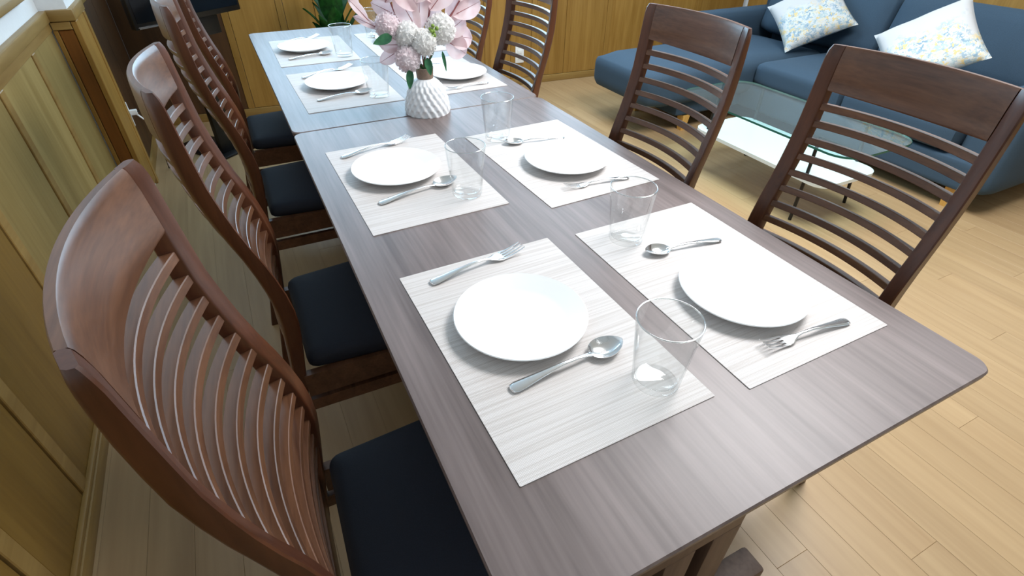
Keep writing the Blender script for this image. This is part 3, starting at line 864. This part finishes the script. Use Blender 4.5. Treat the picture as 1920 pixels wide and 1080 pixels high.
def pillow(label, A, B, C, th=0.075):
    """square pillow from three corners: A and C are neighbours of B"""
    A, B, C = Vector(A), Vector(B), Vector(C)
    L = ((A - B).length + (C - B).length) / 2
    x = (C - B).normalized(); y = ((A - B) - x * (A - B).dot(x)).normalized(); n = x.cross(y)
    ctr = (A + C) / 2
    bm = bmesh.new(); N = 20
    V = {}
    for sgn in (1, -1):
        for i in range(N + 1):
            for j in range(N + 1):
                u, v = -1 + 2 * i / N, -1 + 2 * j / N
                edge = i in (0, N) or j in (0, N)
                if sgn < 0 and edge: V[(sgn, i, j)] = V[(1, i, j)]; continue
                # sides drawn in, corners pointed
                k = 0.075
                uu = u * (1 - k * (1 - v * v)); vv = v * (1 - k * (1 - u * u))
                t = th * ((1 - u * u) * (1 - v * v)) ** 0.42
                t *= 1 + 0.06 * math.sin(7 * u + 3 * v) * math.sin(5 * v - 2 * u)
                V[(sgn, i, j)] = bm.verts.new((uu * L / 2, vv * L / 2, sgn * t))
    for sgn in (1, -1):
        for i in range(N):
            for j in range(N):
                f = [V[(sgn, i, j)], V[(sgn, i + 1, j)], V[(sgn, i + 1, j + 1)], V[(sgn, i, j + 1)]]
                bm.faces.new(f if sgn > 0 else list(reversed(f)))
    o = bm_obj(bm, 'throw_pillow', M_floral, None, 80)
    m = Matrix((x, y, n)).transposed().to_4x4(); m.translation = ctr
    o.matrix_world = m
    return tag(o, label, 'pillow', 'floral pillows on the sofa')
pillow('white floral pillow leaning in the far corner of the blue sofa', (3.258, 2.631, 0.610), (3.132, 2.291, 0.405), (3.434, 2.065, 0.589))
pillow('white floral pillow standing on a corner in the middle of the sofa', (3.102, 1.752, 0.610), (2.91, 1.446, 0.405), (3.106, 1.158, 0.630))

# ================================================================== COFFEE TABLE
ct = empty('coffee_table', (2.25, 1.5, 0), 0, 'glass coffee table with white lower shelf and thin black legs', 'coffee table')
def boat(x0, x1, y0, y1, r, bul, n=8):
    pts = rr_outline(x0, x1, y0, y1, r, n)
    return pts
ol = boat(-0.28, 0.20, -0.52, 0.48, 0.10, 0)
bm_obj(rings_bm([[Vector((p.x, p.y, z)) for p in ol] for z in (0.392, 0.400)]), 'glass_top', M_gtop, ct, 30)
M_gedge = plain('glass_edge_green', srgb(22, 96, 84), rough=0.15)
rim = []
outer = [Vector((p.x * 1.003, p.y * 1.003, 0)) for p in ol]
bmr = bmesh.new()
a_ = [bmr.verts.new((p.x, p.y, 0.3915)) for p in outer]; b_ = [bmr.verts.new((p.x, p.y, 0.4005)) for p in outer]
for i in range(len(a_)):
    j = (i + 1) % len(a_); bmr.faces.new((a_[i], a_[j], b_[j], b_[i]))
bm_obj(bmr, 'glass_edge', M_gedge, ct, 60)
ol2 = boat(-0.20, 0.19, -0.42, 0.40, 0.07, 0)
bm_obj(rings_bm([[Vector((p.x, p.y, z)) for p in ol2] for z in (0.205, 0.222)]), 'shelf', M_shelf, ct, 30)
for sx, sy in ((-1, -1), (1, -1), (1, 1), (-1, 1)):
    bx, by = (-0.175 if sx < 0 else 0.215), (-0.31 if sy < 0 else 0.34)
    bm_obj(tube_bm([(bx, by, 0.0), (bx * 0.9, by * 0.97, 0.2), (bx * 0.82, by * 0.93, 0.392)], 0.008, 10), 'leg', M_black, ct, 60)

# ================================================================== TELEVISION ON STAND
tv = empty('television', (-0.215, 3.125, 0), math.atan2(0.345, 0.43), 'black flat television on a pole stand in the back left corner', 'television')
box('housing', M_black, (-0.30, 0.30, 0.0, 0.035, 0.71, 1.06), tv, bev=0.004)
box('screen', M_screen, (-0.285, 0.285, -0.002, 0.001, 0.735, 1.045), tv)
box('bezel_strip', M_chrome, (-0.285, -0.17, -0.004, 0.0, 0.712, 0.718), tv)
box('bracket', M_black, (-0.06, 0.16, 0.02, 0.06, 0.62, 0.80), tv, bev=0.004)
box('pole', M_black, (-0.045, 0.055, 0.055, 0.085, 0.012, 0.80), tv, bev=0.003)
box('stand_base', M_black, (-0.10, 0.12, 0.0, 0.40, 0.0, 0.012), tv, bev=0.003)

# ================================================================== POTTED PLANT
pp = empty('potted_plant', (0.50, 3.34, 0), 0, 'broad-leaved green plant standing by the back wall beyond the far table', 'plant')
bm_obj(lathe_bm([(0.09, 0.0), (0.12, 0.20), (0.125, 0.26), (0.115, 0.26), (0.11, 0.22)], 32), 'pot', M_plast, pp, 40)
rnd = random.Random(3)
for k in range(30):
    a = k * 2.4; hgt = 0.26 + 0.50 * (k / 30) + rnd.uniform(-0.03, 0.03)
    rr_ = 0.02 + 0.035 * rnd.random()
    o = bm_obj(leaf_bm(0.20, 0.085, 0.35, 10, 0.8), 'leaf', M_plant, pp, 60)
    o.location = (rr_ * math.cos(a), rr_ * math.sin(a), hgt)
    o.rotation_euler = (rnd.uniform(-.5, .5), -math.radians(rnd.uniform(62, 84)), a)
for k in range(4):
    a = k * 1.6
    bm_obj(tube_bm([(0.02 * math.cos(a), 0.02 * math.sin(a), 0.22), (0.03 * math.cos(a), 0.03 * math.sin(a), 0.5), (0.04 * math.cos(a), 0.04 * math.sin(a), 0.86)], 0.006, 8), 'stem', M_stem, pp, 60)
